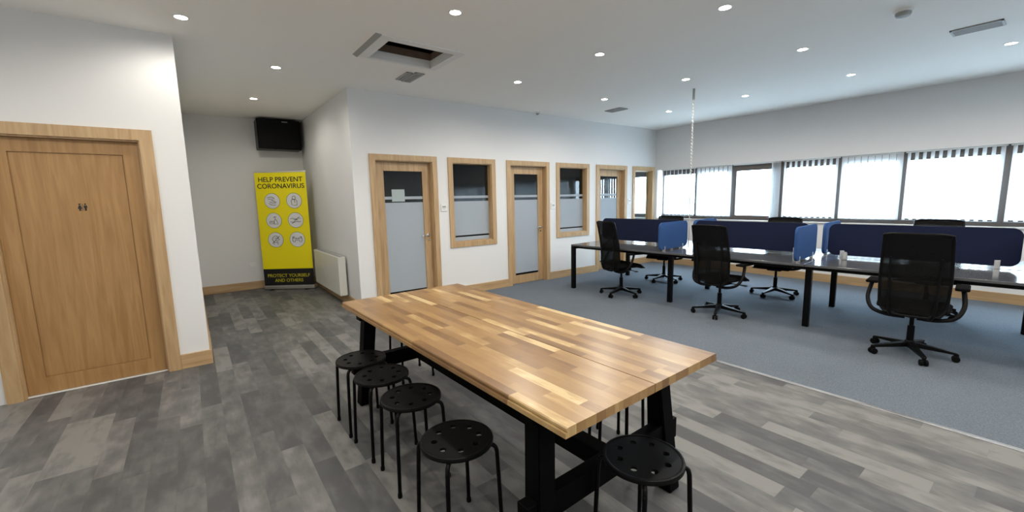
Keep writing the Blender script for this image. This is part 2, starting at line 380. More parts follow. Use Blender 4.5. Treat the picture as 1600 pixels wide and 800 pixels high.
for i, (a, b) in enumerate(Wn):
    root = thing('window_%d' % (i+1), ['oak framed internal window with frosted band beside the first glazed door', 'oak framed internal window to the right of the middle glazed door', 'narrow bright oak framed internal window in the far corner'][i], None, ((a+b)/2, YW, .757), kind='structure')
    off = Vector(((a+b)/2, YW, .757)); fyo = lambda u, v, t: (u-off.x, t-off.y, v-off.z)
    bm = bmesh.new(); mitred_frame(bm, a, b, .757, ZD, AR, YW-.02, YW, fyo, True)
    mitred_frame(bm, a, b, .757, ZD, AR, YW+T, YW+T+.02, fyo, True)
    mitred_frame(bm, a+AR-.01, b-AR+.01, .757+AR-.01, ZD-AR+.01, .022, YW, YW+T, fyo, True)
    mitred_frame(bm, a+AR+.012, b-AR-.012, .757+AR+.012, ZD-AR-.012, .016, YW+.09, YW+.11, fyo, True)
    obj('window_frame', bm, 'oak', root)
    g0, g1, gz0, gz1 = a+AR+.012, b-AR-.012, .757+AR+.012, ZD-AR-.012
    bm = bmesh.new(); box(bm, g0-off.x, g1-off.x, .082, .088, gz0-off.z, gz1-off.z); obj('glass_pane', bm, 'officeglass' if i < 2 else 'glass', root)
    bm = bmesh.new()
    for z0, z1 in (((.93), 1.465), (1.51, 1.55), (gz0, .905)) if i < 2 else ((gz0, .905),): box(bm, g0-off.x, g1-off.x, .0785, .0805, z0-off.z, z1-off.z)
    obj('frosted_film', bm, 'frost', root)
# solid oak door on the left
root = thing('door_1', 'plain oak panel door with small toilet symbol in the left wall', None, ((DL0+DL1)/2, YL, 0), kind='structure')
off = Vector(((DL0+DL1)/2, YL, 0)); fyo = lambda u, v, t: (u-off.x, t-off.y, v)
bm = bmesh.new(); mitred_frame(bm, DL0, DL1, 0, ZD, .088, YL-.02, YL, fyo, False)
mitred_frame(bm, DL0+.078, DL1-.078, 0, ZD-.078, .022, YL, YL+.14, fyo, False)
obj('door_frame', bm, 'oak', root)
l0, l1, zt, y0 = DL0+.102, DL1-.102, ZD-.102, YL+.05
bm = bmesh.new(); st = .105
for (u0, u1, z0, z1) in ((l0, l0+st, .012, zt), (l1-st, l1, .012, zt), (l0+st, l1-st, .012, .14), (l0+st, l1-st, zt-st, zt)):
    box(bm, u0-off.x, u1-off.x, y0-off.y, y0+.04-off.y, z0, z1)
box(bm, l0+st-off.x, l1-st-off.x, y0+.014-off.y, y0+.036-off.y, .14, zt-st)
box(bm, l0+st+.006-off.x, l1-st-.006-off.x, y0+.010-off.y, y0+.030-off.y, .146, zt-st-.006)
leaf = obj('door_leaf', bm, 'oakdoor', root)
bm = bmesh.new()       # two small figures of the toilet symbol
for k, px in enumerate((-.705, -.672)):
    x = px-off.x; yy = y0+.010-off.y
    fn = lambda u, v, t: (u, t, v)
    prism(bm, [(x+.0062*math.cos(2*PI*j/10), 1.511+.0062*math.sin(2*PI*j/10)) for j in range(10)], yy-.002, yy, fn)
    if k: prism(bm, [(x-.010, 1.500), (x+.010, 1.500), (x+.010, 1.482), (x+.006, 1.478), (x+.006, 1.458), (x-.006, 1.458), (x-.006, 1.478), (x-.010, 1.482)], yy-.002, yy, fn)
    else: prism(bm, [(x-.005, 1.502), (x+.005, 1.502), (x+.013, 1.474), (x+.005, 1.474), (x+.005, 1.458), (x-.005, 1.458), (x-.005, 1.474), (x-.013, 1.474)], yy-.002, yy, fn)
box(bm, -.6905-off.x, -.6885-off.x, yy-.002, yy, 1.458, 1.515)
obj('toilet_symbol', bm, 'bannerink', leaf, label='black man and woman toilet symbol')
bm = bmesh.new(); box(bm, DL0+.09, DL1-.09, YL+.03, YL+.13, 0, .008, .002); struct('trim_2', bm, 'white', label='pale threshold strip under the oak door')

# ------------------------------------------------------------------ outside windows and blinds
bays = [(5.60, 4.765), (4.765, 4.03), (4.03, 3.17), (3.17, 2.315), (2.315, 1.55), (1.55, .55), (.55, -.45), (-.45, -1.4), (-1.4, -2.35), (-2.35, -3.25)]
def outside_window(n, ya, yb, label):
    root = thing('window_%d' % n, label, None, (XW, (ya+yb)/2, ZS), kind='structure'); off = Vector((XW, (ya+yb)/2, ZS))
    fx = lambda u, v, t: (t-off.x, u-off.y, v-off.z)
    bm = bmesh.new(); mitred_frame(bm, yb, ya, ZS+.0, ZH, .055, XW+.09, XW+.15, fx, True)
    box(bm, .095, .145, yb+.05-off.y, ya-.05-off.y, ZH-ZS-.125, ZH-ZS-.05); box(bm, .095, .145, yb+.05-off.y, ya-.05-off.y, .05, .085); obj('window_frame', bm, 'darkframe', root)
    bm = bmesh.new(); box(bm, .115, .121, yb+.04-off.y, ya-.04-off.y, .04, ZH-ZS-.04); obj('glass_pane', bm, 'glass', root)
places = ['first from the far corner', 'second from the far corner', 'third from the far corner', 'fourth from the far corner', 'fifth from the far corner', 'beside the right-hand chair, sixth from the corner']
angs = [52, 10, 84, 48, 14, 56, 60, 60, 60, 60]
for i, (ya, yb) in enumerate(bays):
    pl = places[i] if i < 6 else 'beyond the right edge of the view, bay %s' % ['one', 'two', 'three', 'four'][i-6]
    outside_window(i+4, ya, yb, 'bright outside window with brown frame, ' + pl)
    root = thing('vertical_blind', 'white vertical blind in the outside window ' + pl, 'blind', (XW+.045, (ya+yb)/2, ZH-.002), group=None)
    hw = (ya-yb)/2
    bm = bmesh.new(); box(bm, -.012, .012, -hw+.012, hw-.012, -.018, 0, .003); obj('headrail', bm, 'white', root)
    bm = bmesh.new(); n = int((2*hw-.06)/.078); A = math.radians(angs[i])
    for k in range(n):
        y = -hw+.05 + (2*hw-.10)*k/(n-1) if i != 2 else -hw+.03+.014*k; a = A + random.uniform(-.06, .06)
        dx, dy = math.sin(a)*.042, math.cos(a)*.042
        for s0 in (0,):
            vs = [bm.verts.new(p) for p in ((-dx, y-dy, -.02), (dx, y+dy, -.02), (dx, y+dy, -.985), (-dx, y-dy, -.985))]
            f = bm.faces.new(vs)
    sl = obj('slats', bm, 'slat', root)
    md = sl.modifiers.new('thick', 'SOLIDIFY'); md.thickness = .0012
    bm = bmesh.new()
    for k in range(n):
        y = -hw+.05 + (2*hw-.10)*k/(n-1) if i != 2 else -hw+.03+.014*k; a = A
        dx, dy = math.sin(a)*.042, math.cos(a)*.042
        tube(bm, [(-dx, y-dy, -.992), (dx, y+dy, -.992)], .004, 6)
    for sx in (-1, 1):
        tube(bm, [(sx*math.sin(A)*.042, -hw+.03, -.994), (sx*math.sin(A)*.042, hw-.03 if i != 2 else -hw+.2, -.994)], .0016, 5)
    obj('bottom_chain', bm, 'grey', root)
outside_window(14, 8.28, 7.2, 'outside window of the last office, left half'); outside_window(15, 7.2, 5.9, 'outside window of the last office, right half')
bm = bmesh.new(); box(bm, XW-.03, XW+.09, -3.3, 5.66, ZS-.025, ZS, .004); struct('trim_3', bm, 'whitew', label='window sill board')
# grey vertical blind in the last office's window
root = thing('vertical_blind', 'grey blind seen through the glass of the last oak door', 'blind', (XW+.045, 7.32, ZH-.002))
bm = bmesh.new(); box(bm, -.012, .012, -.92, .92, -.018, 0, .003); obj('headrail', bm, 'grey', root)
bm = bmesh.new()
for k in range(24):
    y = -.88+k*.0765; a = .35; dx, dy = math.sin(a)*.043, math.cos(a)*.043
    prism(bm, [(-dx, y-dy), (dx, y+dy), (dx+.001, y+dy), (-dx+.001, y-dy)], -.985, -.02, lambda u, v, t: (u, v, t))
obj('slats', bm, 'greyslat', root)

# ------------------------------------------------------------------ ceiling fittings
root = thing('loft_hatch', 'open loft hatch with white frame and dark opening in the ceiling', 'hatch', (0, 0, ZC))
bm = bmesh.new(); fz = lambda u, v, t: (u, v, t)
mitred = [(HX0-.08, HY0-.08, HX1+.06, HY1+.02)]
x0, y0, x1, y1 = mitred[0]
O = [(x0, y0), (x0, y1), (x1, y1), (x1, y0)]; I = [(HX0, HY0), (HX0, HY1), (HX1, HY1), (HX1, HY0)]
for a in range(4):
    b = (a+1) % 4; prism(bm, [O[a], O[b], I[b], I[a]], -.012, 0, fz)
obj('hatch_frame', bm, 'white', root)
bm = bmesh.new(); prism(bm, [(x0-.055, 0), (x0-.002, 0), (x0-.002, -.012), (x0-.012, -.020)], y0, y1, lambda u, v, t: (u, t, v)); obj('shadow_strip', bm, 'grey', root, label='grey sloping strip standing in for shade along the left edge')  # the trim's shadow band, put into the colour of a grey strip
bm = bmesh.new(); t = .018
for (a, b, c, d) in ((HX0, HX0+t, HY0, HY1), (HX1-t, HX1, HY0, HY1), (HX0, HX1, HY0, HY0+t), (HX0, HX1, HY1-t, HY1)): box(bm, a, b, c, d, -.010, .07)
obj('hatch_lining', bm, 'white', root)
bm = bmesh.new(); e = .004
for (a, b, c, d) in ((HX0-.05, HX0+e, HY0-.05, HY1+.05), (HX1-e, HX1+.05, HY0-.05, HY1+.05), (HX0, HX1, HY0-.05, HY0+e), (HX0, HX1, HY1-e, HY1+.05)): box(bm, a, b, c, d, .07, .15)
obj('timber_upstand', bm, 'loftwood', root)
bm = bmesh.new(); box(bm, HX0-.3, HX1+.3, HY0-.3, HY1+.3, .9, .95)
for (a, b, c, d) in ((HX0-.3, HX0-.25, HY0-.3, HY1+.3), (HX1+.25, HX1+.3, HY0-.3, HY1+.3), (HX0-.3, HX1+.3, HY0-.3, HY0-.25), (HX0-.3, HX1+.3, HY1+.25, HY1+.3)): box(bm, a, b, c, d, .12, .9)
obj('loft_void', bm, 'dark', root)
def vent(x0, x1, y0, y1, label, along='y'):
    root = thing('ceiling_vent', label, 'vent', ((x0+x1)/2, (y0+y1)/2, ZC)); a, b = (x1-x0)/2, (y1-y0)/2
    bm = bmesh.new()
    for (c, d, e, f) in ((-a, -a+.018, -b, b), (a-.018, a, -b, b), (-a, a, -b, -b+.018), (-a, a, b-.018, b)): box(bm, c, d, e, f, -.012, 0, .002)
    obj('vent_frame', bm, 'grey', root)
    bm = bmesh.new(); n = max(3, int(2*a/.022))
    for k in range(1, n): box(bm, -a+2*a*k/n-.005, -a+2*a*k/n+.005, -b+.015, b-.015, -.010, -.001)
    obj('vent_slats', bm, 'greyvent', root)
vent(2.10, 2.17, 4.68, 5.02, 'narrow grey vent strip on the ceiling beyond the loft hatch')
vent(2.185, 2.30, 4.64, 5.05, 'grey slatted ceiling vent just beyond the loft hatch')
vent(5.74, 5.94, 4.60, 4.93, 'grey ceiling vent above the first desk near the partition wall')
vent(5.70, 5.90, .50, .83, 'grey ceiling vent at the right edge beyond the smoke detector')
root = thing('smoke_detector', 'round white smoke detector on the ceiling at upper right', 'smoke detector', (4.74, .97, ZC))
bm = bmesh.new(); lathe(bm, [(.062, 0), (.062, -.012), (.055, -.018)], 28); obj('base_ring', bm, 'white', root, True)
bm = bmesh.new(); lathe(bm, [(.05, -.018), (.052, -.032), (.044, -.048), (.02, -.054)], 28); obj('sensor_head', bm, 'grey', root, True)
root = thing('motion_sensor', 'tiny grey sensor on the ceiling above the middle glazed door', 'sensor', (4.84, 5.62, ZC))
bm = bmesh.new(); lathe(bm, [(.045, 0), (.045, -.01), (.03, -.02)], 20); obj('base_ring', bm, 'white', root, True)
bm = bmesh.new(); lathe(bm, [(.028, -.02), (.026, -.035), (.012, -.045)], 20); obj('sensor_head', bm, 'greyvent', root, True)

def make_lamp(x, y, label, k=1.):
    root = thing('ceiling_downlight', label, 'ceiling light', (x, y, ZC))
    bm = bmesh.new(); lathe(bm, [(.042, -.001), (.042, -.005), (.052, -.006), (.056, -.002), (.056, 0)], 28, cap=False); obj('trim_ring', bm, 'lampring', root, True)
    bm = bmesh.new(); lathe(bm, [(.0415, -.0035), (.0415, -.001)], 28); obj('glowing_lens', bm, 'lamp', root)
    ld = bpy.data.lights.new('lamp_light', 'SPOT'); ld.energy = LAMP_WATT*4*k; ld.color = LAMP_COLOR; ld.spot_size = math.radians(176); ld.spot_blend = .55; ld.shadow_soft_size = .035
    lo = bpy.data.objects.new('lamp_light', ld); COL.objects.link(lo); lo.parent = root; lo.location = (0, 0, -.045)
    return root
lamps = [(.09, 4.31, 'downlight above the left wall corner, brightest at upper left'), (1.79, 3.04, 'downlight in front of the loft hatch'), (3.47, 1.78, 'downlight at top right centre, nearest over the long table end'),
 (.88, 5.29, 'downlight at the mouth of the alcove'), (.85, 6.98, 'downlight inside the alcove in front of the black cabinet'), (3.48, 3.06, 'downlight right of the loft hatch in the middle row'),
 (3.41, 4.33, 'downlight above the first internal window'), (5.07, 4.36, 'downlight above the second internal window, beside a ceiling vent'), (5.11, 3.08, 'downlight beside the hanging cable'),
 (6.74, 4.36, 'downlight nearest the far corner of the room'), (6.71, 3.08, 'downlight near the window wall, right of the hanging cable'), (5.10, 1.80, 'downlight right of centre, left of the smoke detector'),
 (6.69, 1.81, 'downlight nearest the window wall at the right')]
for x, y, l in lamps: make_lamp(x, y, 'glowing recessed ' + l, .6 if (y > 5 or x > 6) else (.62 if x < .5 else 1.1))
make_lamp(6.7, .52, 'glowing recessed downlight at the far right edge, past the grey vent', .6)
for x, y in [(x, y) for x in (.1, 1.79, 3.47) for y in (.52, -.76, -2.04)] + [(5.1, .2), (5.1, -.9), (5.1, -2.04), (6.7, -.76), (6.7, -2.04), (.1, 1.8), (.1, 3.04), (-1.2, 3.04), (1.79, 1.8)]:  # unseen lamps carrying the grid on, added to help light the room
    r = make_lamp(x, y, 'unseen recessed ceiling downlight added above and behind the viewpoint'); r['group'] = 'unseen added downlights behind the viewpoint'

# ------------------------------------------------------------------ long table (acacia top, black trestles)
TA = .027
table = thing('long_table', 'long acacia butcher-block table on black trestle legs', 'table', (.912, .936, 0), TA)
TW, TL, TZ, TH = 1.034, 2.352, .732, .037
for k in range(2):
    x0, x1 = (0, TW/2-.0025) if k == 0 else (TW/2+.0025, TW)
    bm = bmesh.new()
    e = .006
    if k == 0: prof = [(x0, TZ-TH), (x1, TZ-TH), (x1, TZ), (x0+.010, TZ), (x0+.006, TZ-.004), (x0+.006, TZ-.013), (x0+.0105, TZ-.0165), (x0, TZ-.019)]
    else: prof = [(x0, TZ-TH), (x1, TZ-TH), (x1, TZ-.019), (x1-.0105, TZ-.0165), (x1-.006, TZ-.013), (x1-.006, TZ-.004), (x1-.010, TZ), (x0, TZ)]
    prism(bm, prof, 0, TL, lambda u, v, t: (u, t, v))
    obj('tabletop_board', bm, 'top', table)
def slant_leg(bm, xb, yb, xt, yt, wx, wy, z0, z1):
    A = [bm.verts.new((xb+sx*wx/2, yb+s2*wy/2, z0)) for sx, s2 in ((-1, -1), (1, -1), (1, 1), (-1, 1))]
    B = [bm.verts.new((xt+sx*wx/2, yt+s2*wy/2, z1)) for sx, s2 in ((-1, -1), (1, -1), (1, 1), (-1, 1))]
    for k in range(4): bm.faces.new((A[k], A[(k+1) % 4], B[(k+1) % 4], B[k]))
    bm.faces.new(A[::-1]); bm.faces.new(B)
for (yb, sg) in ((.165, 1), (2.115, -1)):
    for (xb, sx) in ((.03 if sg == 1 else .045, 1), (.915, -1)):
        bm = bmesh.new(); slant_leg(bm, xb, yb, xb+sx*.055, yb+sg*.055, .085, .085, 0, TZ-TH)
        bmesh.ops.recalc_face_normals(bm, faces=bm.faces[:]); bmesh.ops.bevel(bm, geom=bm.edges[:], offset=.004, segments=2, affect='EDGES')
        obj('leg', bm, 'blackwood', table)
    bm = bmesh.new(); yc = yb+sg*.025; box(bm, -.035, .975, yc-.03, yc+.03, .255, .36, .003); obj('crossbar', bm, 'blackwood', table)
    bm = bmesh.new(); box(bm, .02, .95, yb+sg*.055-.035, yb+sg*.055+.035, TZ-TH-.045, TZ-TH, .003); obj('top_rail', bm, 'blackwood', table)
bm = bmesh.new(); box(bm, .45, .53, .19+.03, 2.09-.03, .262, .352, .003); obj('stretcher', bm, 'blackwood', table)

# ------------------------------------------------------------------ stools
def make_stool(label):
    root = thing('round_stool', label, 'stool')
    bm = bmesh.new(); zt = .452; R = .145
    edges = []
    def ring(cx, cyy, r, n):
        vs = [bm.verts.new((cx+r*math.cos(2*PI*k/n), cyy+r*math.sin(2*PI*k/n), zt)) for k in range(n)]
        for k in range(n): edges.append(bm.edges.new((vs[k], vs[(k+1) % n])))
    ring(0, 0, R, 48)
    for k in range(8):
        a = 2*PI*(k+.5)/8; ring(.098*math.cos(a), .098*math.sin(a), .0145, 14)
    bmesh.ops.triangle_fill(bm, use_beauty=True, use_dissolve=False, edges=edges)
    for f in [f for f in bm.faces if any((f.calc_center_median()-Vector((.098*math.cos(2*PI*(k+.5)/8), .098*math.sin(2*PI*(k+.5)/8), zt))).length < .0135 and all((v.co-Vector((.098*math.cos(2*PI*(k+.5)/8), .098*math.sin(2*PI*(k+.5)/8), zt))).length < .0149 for v in f.verts) for k in range(8))]: bm.faces.remove(f)
    r = bmesh.ops.extrude_face_region(bm, geom=bm.faces[:]); bmesh.ops.translate(bm, vec=(0, 0, -.010), verts=[v for v in r['geom'] if isinstance(v, bmesh.types.BMVert)])
    lathe(bm, [(R-.001, zt), (.151, zt+.0025), (.157, zt+.001), (.1595, zt-.006), (.1585, zt-.016), (.153, zt-.018), (.150, zt-.01), (R-.001, zt-.010)], 48, cap=False)
    obj('seat', bm, 'blackp', root, True)
    for k in range(4):
        a = PI/4 + k*PI/2; c, s = math.cos(a), math.sin(a)
        prof = [(.02, .425), (.12, .428), (.152, .428), (.168, .420), (.1735, .404), (.176, .380), (.184, .2), (.191, .012)]
        path = [prof[0], prof[1]] + [tuple(p)[:2] for p in smooth_path([(r_, z_, 0) for r_, z_ in prof[1:]], 3)][1:]
        bm = bmesh.new(); tube(bm, [(r_*c, r_*s, z_) for r_, z_ in path], .0095, 10)
        leg = obj('leg', bm, 'black', root, True)
        bm = bmesh.new(); lathe(bm, [(.0105, 0), (.0115, .004), (.0115, .02), (.0100, .024)], 12, (.1915*c, .1915*s, 0)); obj('rubber_foot', bm, 'rubber', leg, True)
    bm = bmesh.new(); lathe(bm, [(.045, .415), (.045, .441)], 24); obj('under_plate', bm, 'black', root)
    return root
st0 = make_stool('black round stool standing farthest away along the left side of the table')
st0.location = (.814, 2.774, 0)
G = None
dup(st0, (.828, 2.43, 0), .06, 'black round stool second from the far end on the left side of the table')
dup(st0, (.847, 2.045, 0), -.04, 'black round stool third from the far end on the left side of the table')
dup(st0, (.834, 1.533, 0), .04, 'black round stool nearest the camera on the left side of the table')
dup(st0, (1.350, .945, 0), -.12, 'black round stool at the near end of the table by the crossbar')
dup(st0, (1.39, 3.31, 0), 0, 'black round stool at the far end, only its legs seen under the tabletop')
dup(st0, (1.885, 1.465, 0), 0, 'lower stool of the stacked pair under the far side of the table')
up = dup(st0, (1.885, 1.465, .055), .75, 'upper stool of the stacked pair under the far side of the table')

# ------------------------------------------------------------------ bench desk
TH_D = math.radians(4.5)
desk = thing('bench_desk', 'long dark grey bench desk with black legs and grey tops', 'desk', (4.91, 4.90, 0), -PI/2+TH_D)
# local: +x runs along the bench towards the right of the photo, +y towards the windows
DZ, DW, BAY, NB = .73, 1.64, 1.62, 4
for k in range(NB):
    for s in (0, 1):
        bm = bmesh.new(); box(bm, k*BAY+(.0 if k == 0 else .002), (k+1)*BAY-.002, s*(DW/2+.015), s*(DW/2+.015)+DW/2-.015, DZ-.025, DZ, .003); obj('desktop', bm, 'desk', desk)
for k in range(NB+1):
    x = k*BAY if k else .03
    if k == NB: x -= .03
    ins = 0 if k in (0, NB) else .19
    for y in (ins+.03, DW-ins-.03):
        bm = bmesh.new(); box(bm, x-.03, x+.03, y-.03, y+.03, 0.002, DZ-.025, .005); obj('leg', bm, 'black', desk)
    bm = bmesh.new(); box(bm, x-.02, x+.02, ins+.06, DW-ins-.06, DZ-.075, DZ-.025, .002); obj('cross_rail', bm, 'black', desk)
for y in (.12, DW-.12):
    bm = bmesh.new(); box(bm, .05, NB*BAY-.05, y-.02, y+.02, DZ-.07, DZ-.025, .002); obj('long_rail', bm, 'black', desk)
def to_world(x, y, z=0):
    a = desk.rotation_euler.z; return (4.91+x*math.cos(a)-y*math.sin(a), 4.90+x*math.sin(a)+y*math.cos(a), z)
RZD = desk.rotation_euler.z
def screen(x0, x1, y0, y1, m, label, group=None):
    """upholstered screen with rounded corners, clamped on the desk"""
    cx, cyy = (x0+x1)/2, (y0+y1)/2
    root = thing('desk_screen', label, 'desk screen', to_world(cx, cyy, DZ), RZD, group)
    longx = (x1-x0) > (y1-y0); h = ((x1-x0) if longx else (y1-y0))/2
    out = roundrect(-h, h, .03 if longx else .02, .392, .075, 8)
    fn = (lambda u, v, t: (u, t, v)) if longx else (lambda u, v, t: (t, u, v))
    bm = bmesh.new(); prism(bm, out, -.014, .014, fn)
    bmesh.ops.recalc_face_normals(bm, faces=bm.faces[:]); bmesh.ops.bevel(bm, geom=[e for e in bm.edges if e.calc_face_angle(0) > 1.2], offset=.004, segments=2, affect='EDGES')
    obj('upholstered_panel', bm, m, root, True)
    for s in (-1, 1):
        bm = bmesh.new(); u = s*(h-.14)
        if longx: box(bm, u-.02, u+.02, -.018, .018, 0, .085, .003)
        else: box(bm, -.018, .018, u-.012, u+.012, 0, .065, .003)
        obj('clamp', bm, 'alu', root)
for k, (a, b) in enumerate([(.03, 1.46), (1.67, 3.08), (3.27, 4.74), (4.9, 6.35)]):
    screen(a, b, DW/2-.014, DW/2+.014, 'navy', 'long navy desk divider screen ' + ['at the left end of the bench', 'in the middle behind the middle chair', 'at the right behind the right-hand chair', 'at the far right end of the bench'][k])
for k, x in enumerate((1.56, 3.15, 4.81)):
    pl = ['between the left and middle desks', 'between the middle and right desks', 'beyond the right-hand chair'][k]
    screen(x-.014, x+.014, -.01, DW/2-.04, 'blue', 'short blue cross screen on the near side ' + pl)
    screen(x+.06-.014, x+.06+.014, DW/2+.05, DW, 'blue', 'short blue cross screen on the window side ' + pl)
bm = bmesh.new(); lathe(bm, [(.022, 0), (.026, .004), (.026, .07), (.02, .078), (.02, .085), (.009, .087)], 20); cup = obj('desk_power_post', bm, 'grey', None, True)
cup.location = to_world(3.46, .66, DZ); tag(cup, 'small grey post standing on the desk left of the right-hand chair', 'power socket')

# hanging service cable
root = thing('hanging_cable', 'thin spiral-wrapped cable dropping from the ceiling to the desks', 'cable', (5.66, 3.285, DZ))
H = ZC-DZ
bm = bmesh.new(); lathe(bm, [(.014, H-.14), (.016, H-.135), (.016, H)], 14); obj('ceiling_sleeve', bm, 'grey', root, True, 'dark grey sleeve at the ceiling')
bm = bmesh.new(); n = 60
tube(bm, [(.004*math.sin(i*.5), .004*math.cos(i*.37), 0.004+(H-.13)*i/n) for i in range(n+1)], .006, 8); obj('cable_core', bm, 'grey', root, True)
bm = bmesh.new(); turns = 26; m_ = turns*10
tube(bm, [(.011*math.cos(2*PI*i/10), .011*math.sin(2*PI*i/10), H-.14-(1.15)*i/m_) for i in range(m_+1)], .0035, 6); obj('spiral_wrap', bm, 'white', root, True, 'white spiral wrap')

# ------------------------------------------------------------------ office chairs (facing local +x)
def make_chair(label, base_rot):
    root = thing('office_chair', label, 'office chair')
    # star base: hub, five spokes, casters
    bm = bmesh.new(); lathe(bm, [(.030, .07), (.036, .075), (.036, .125), (.028, .135)], 20); hub = obj('base_hub', bm, 'blackp', root, True)
    for k in range(5):
        a = base_rot + k*2*PI/5; mt = Matrix.Rotation(a, 4, 'Z')
        bm = bmesh.new(); t = bmesh.new()
        prism(t, [(.02, .078), (.02, .122), (.10, .112), (.30, .082), (.312, .078), (.312, .066), (.29, .064)], -1, 1, lambda u, v, q: (u, q*(.029-.013*min(1, u/.3)), v))
        bmesh.ops.recalc_face_normals(t, faces=t.faces[:]); bmesh.ops.bevel(t, geom=t.edges[:], offset=.003, segments=1, affect='EDGES'); merge(bm, t, mt)
        sp_ = obj('base_spoke', bm, 'blackp', root)
        bm = bmesh.new(); t = bmesh.new(); box(t, .285, .318, -.010, .010, .045, .072, .003)
        for s in (-1, 1):
            q = bmesh.new(); lathe(q, [(.012, -.010), (.0265, -.009), (.0275, -.004), (.0275, .004), (.0265, .009), (.012, .010)], 20)
            merge(t, q, Matrix.Translation((.300, s*.017, .0275)) @ Matrix.Rotation(PI/2, 4, 'X'))
        tube(t, [(.300, -.02, .0275), (.300, .02, .0275)], .006, 8)
        merge(bm, t, mt); obj('caster', bm, 'rubber', sp_, True)
    bm = bmesh.new(); lathe(bm, [(.026, .12), (.026, .27), (.016, .272), (.016, .40)], 18); obj('gas_column', bm, 'black', root, True)
    bm = bmesh.new(); box(bm, -.13, .12, -.09, .09, .375, .425, .012); tube(bm, [(.04, -.08, .40), (.05, -.26, .395)], .006, 8); box(bm, .03, .07, -.30, -.25, .388, .402, .004); obj('tilt_mechanism', bm, 'blackp', root, True)
    # seat cushion
    bm = bmesh.new(); t = bmesh.new(); nx, ny = 14, 12; top = []; 
    def seatpt(i, j, up):
        u = i/nx; v = -1+2*j/ny
        x = -.215+.475*u; wy = .245*(1-.10*(2*u-1)**4); y = wy*v
        ed = min(1, (1-abs(v))/.22, u/.14, (1-u)/.18); ed = math.sqrt(max(0, 1-(1-ed)**2))
        zc = .468 - .045*max(0, u-.72)**1.3/.2
        return (x, y, zc + (.030*ed + .004*(v*v) if up else -.030*(.35+.65*ed)))
    for upf in (True, False):
        g = [[t.verts.new(seatpt(i, j, upf)) for j in range(ny+1)] for i in range(nx+1)]
        for i in range(nx):
            for j in range(ny): t.faces.new((g[i][j], g[i+1][j], g[i+1][j+1], g[i][j+1]))
        top.append(g)
    A, B = top
    loop = [(0, j) for j in range(ny+1)] + [(i, ny) for i in range(1, nx+1)] + [(nx, j) for j in range(ny-1, -1, -1)] + [(i, 0) for i in range(nx-1, 0, -1)]
    for k in range(len(loop)):
        (i, j), (i2, j2) = loop[k], loop[(k+1) % len(loop)]; t.faces.new((A[i][j], A[i2][j2], B[i2][j2], B[i][j]))
    merge(bm, t); obj('seat', bm, 'fabric', root, True)
    # back: outer frame tube, woven mesh panel, two rear uprights
    def bx_(z):      # rake of the back
        return -.215 - .03*math.sin((z-.43)/.72*PI) * -1 - .095*max(0, (z-.50))/.62
    Z0, Z1 = .425, 1.112
    def halfw(z):
        u = (z-Z0)/(Z1-Z0); return .225 - .012*abs(u-.45)*2 + (0 if u > .12 else -.035*(1-u/.12)**2)
    def curve(v): return -.028*(1-v*v)      # sides come forward
    bm = bmesh.new(); nz_, ny_ = 20, 12; gs = []
    for side in (0, 1):
        g = [[bm.verts.new((bx_(Z0+(Z1-Z0)*i/nz_) + curve(-1+2*j/ny_) + (.010 if side else -.002), halfw(Z0+(Z1-Z0)*i/nz_)*(-1+2*j/ny_), Z0+(Z1-Z0)*i/nz_)) for j in range(ny_+1)] for i in range(nz_+1)]
        for i in range(nz_):
            for j in range(ny_): bm.faces.new((g[i][j], g[i+1][j], g[i+1][j+1], g[i][j+1]))
        gs.append(g)
    obj('backrest', bm, 'chairmesh', root, True)
    pts = []
    for i in range(nz_+1): z = Z0+(Z1-Z0)*i/nz_; pts.append((bx_(z)+.004, halfw(z), z))
    topc = [(bx_(Z1)+curve(v)+.004, halfw(Z1)*v, Z1+.012*(1-v**6)) for v in [1-2*k/10 for k in range(1, 10)]]
    pts2 = [(p[0], -p[1], p[2]) for p in pts[::-1]]
    botc = [(bx_(Z0)+curve(v)+.004, halfw(Z0)*v, Z0-.018*(1-v**4)) for v in [-1+2*k/10 for k in range(1, 10)]]
    bm = bmesh.new(); tube(bm, pts+topc+pts2+botc+[pts[0]], .0115, 8); obj('back_frame', bm, 'blackp', root, True)
    for s in (-1, 1):
        bm = bmesh.new(); tube(bm, smooth_path([(-.13, s*.10, .395), (-.22, s*.13, .40), (bx_(.5)-.045, s*.15, .50), (bx_(.72)-.035, s*.155, .72), (bx_(.93)-.022, s*.16, .92)], 5), .016, 8, rb=.008); obj('back_upright', bm, 'blackp', root, True)
    # arms: one loop sweeping under the seat each side, with pads
    for s in (-1, 1):
        bm = bmesh.new(); tube(bm, smooth_path([(-.14, s*.04, .375), (-.15, s*.17, .380), (-.13, s*.27, .415), (-.08, s*.312, .50), (-.03, s*.305, .60), (-.01, s*.295, .645)], 6), .017, 10)
        arm = obj('armrest', bm, 'blackp', root, True)
        bm = bmesh.new(); box(bm, -.12, .13, s*.29-.045, s*.29+.045, .645, .672, .011, seg=3); obj('arm_pad', bm, 'fabric', arm, True)
    return root
ch = make_chair('black mesh office chair at the left end of the bench, seen from behind', math.radians(59)); ch.location = (5.13, 4.05, 0.002); ch.rotation_euler.z = math.radians(-14)
def chair(x, y, rz, br, label):
    c = dup(ch, (x, y, .002), math.radians(rz), label)
    return c
chair(5.17, 2.56, -4, 19, 'black mesh office chair in the middle of the near side of the bench')
chair(5.12, .78, 5, 64, 'black mesh office chair nearest the camera at the right of the bench')
chair(6.54, 4.24, 194, 55, 'office chair on the window side behind the left screen')
chair(6.74, 2.53, 186, 16, 'office chair on the window side behind the middle screen')
chair(6.95, .96, 180, 40, 'office chair on the window side behind the right-hand screen')

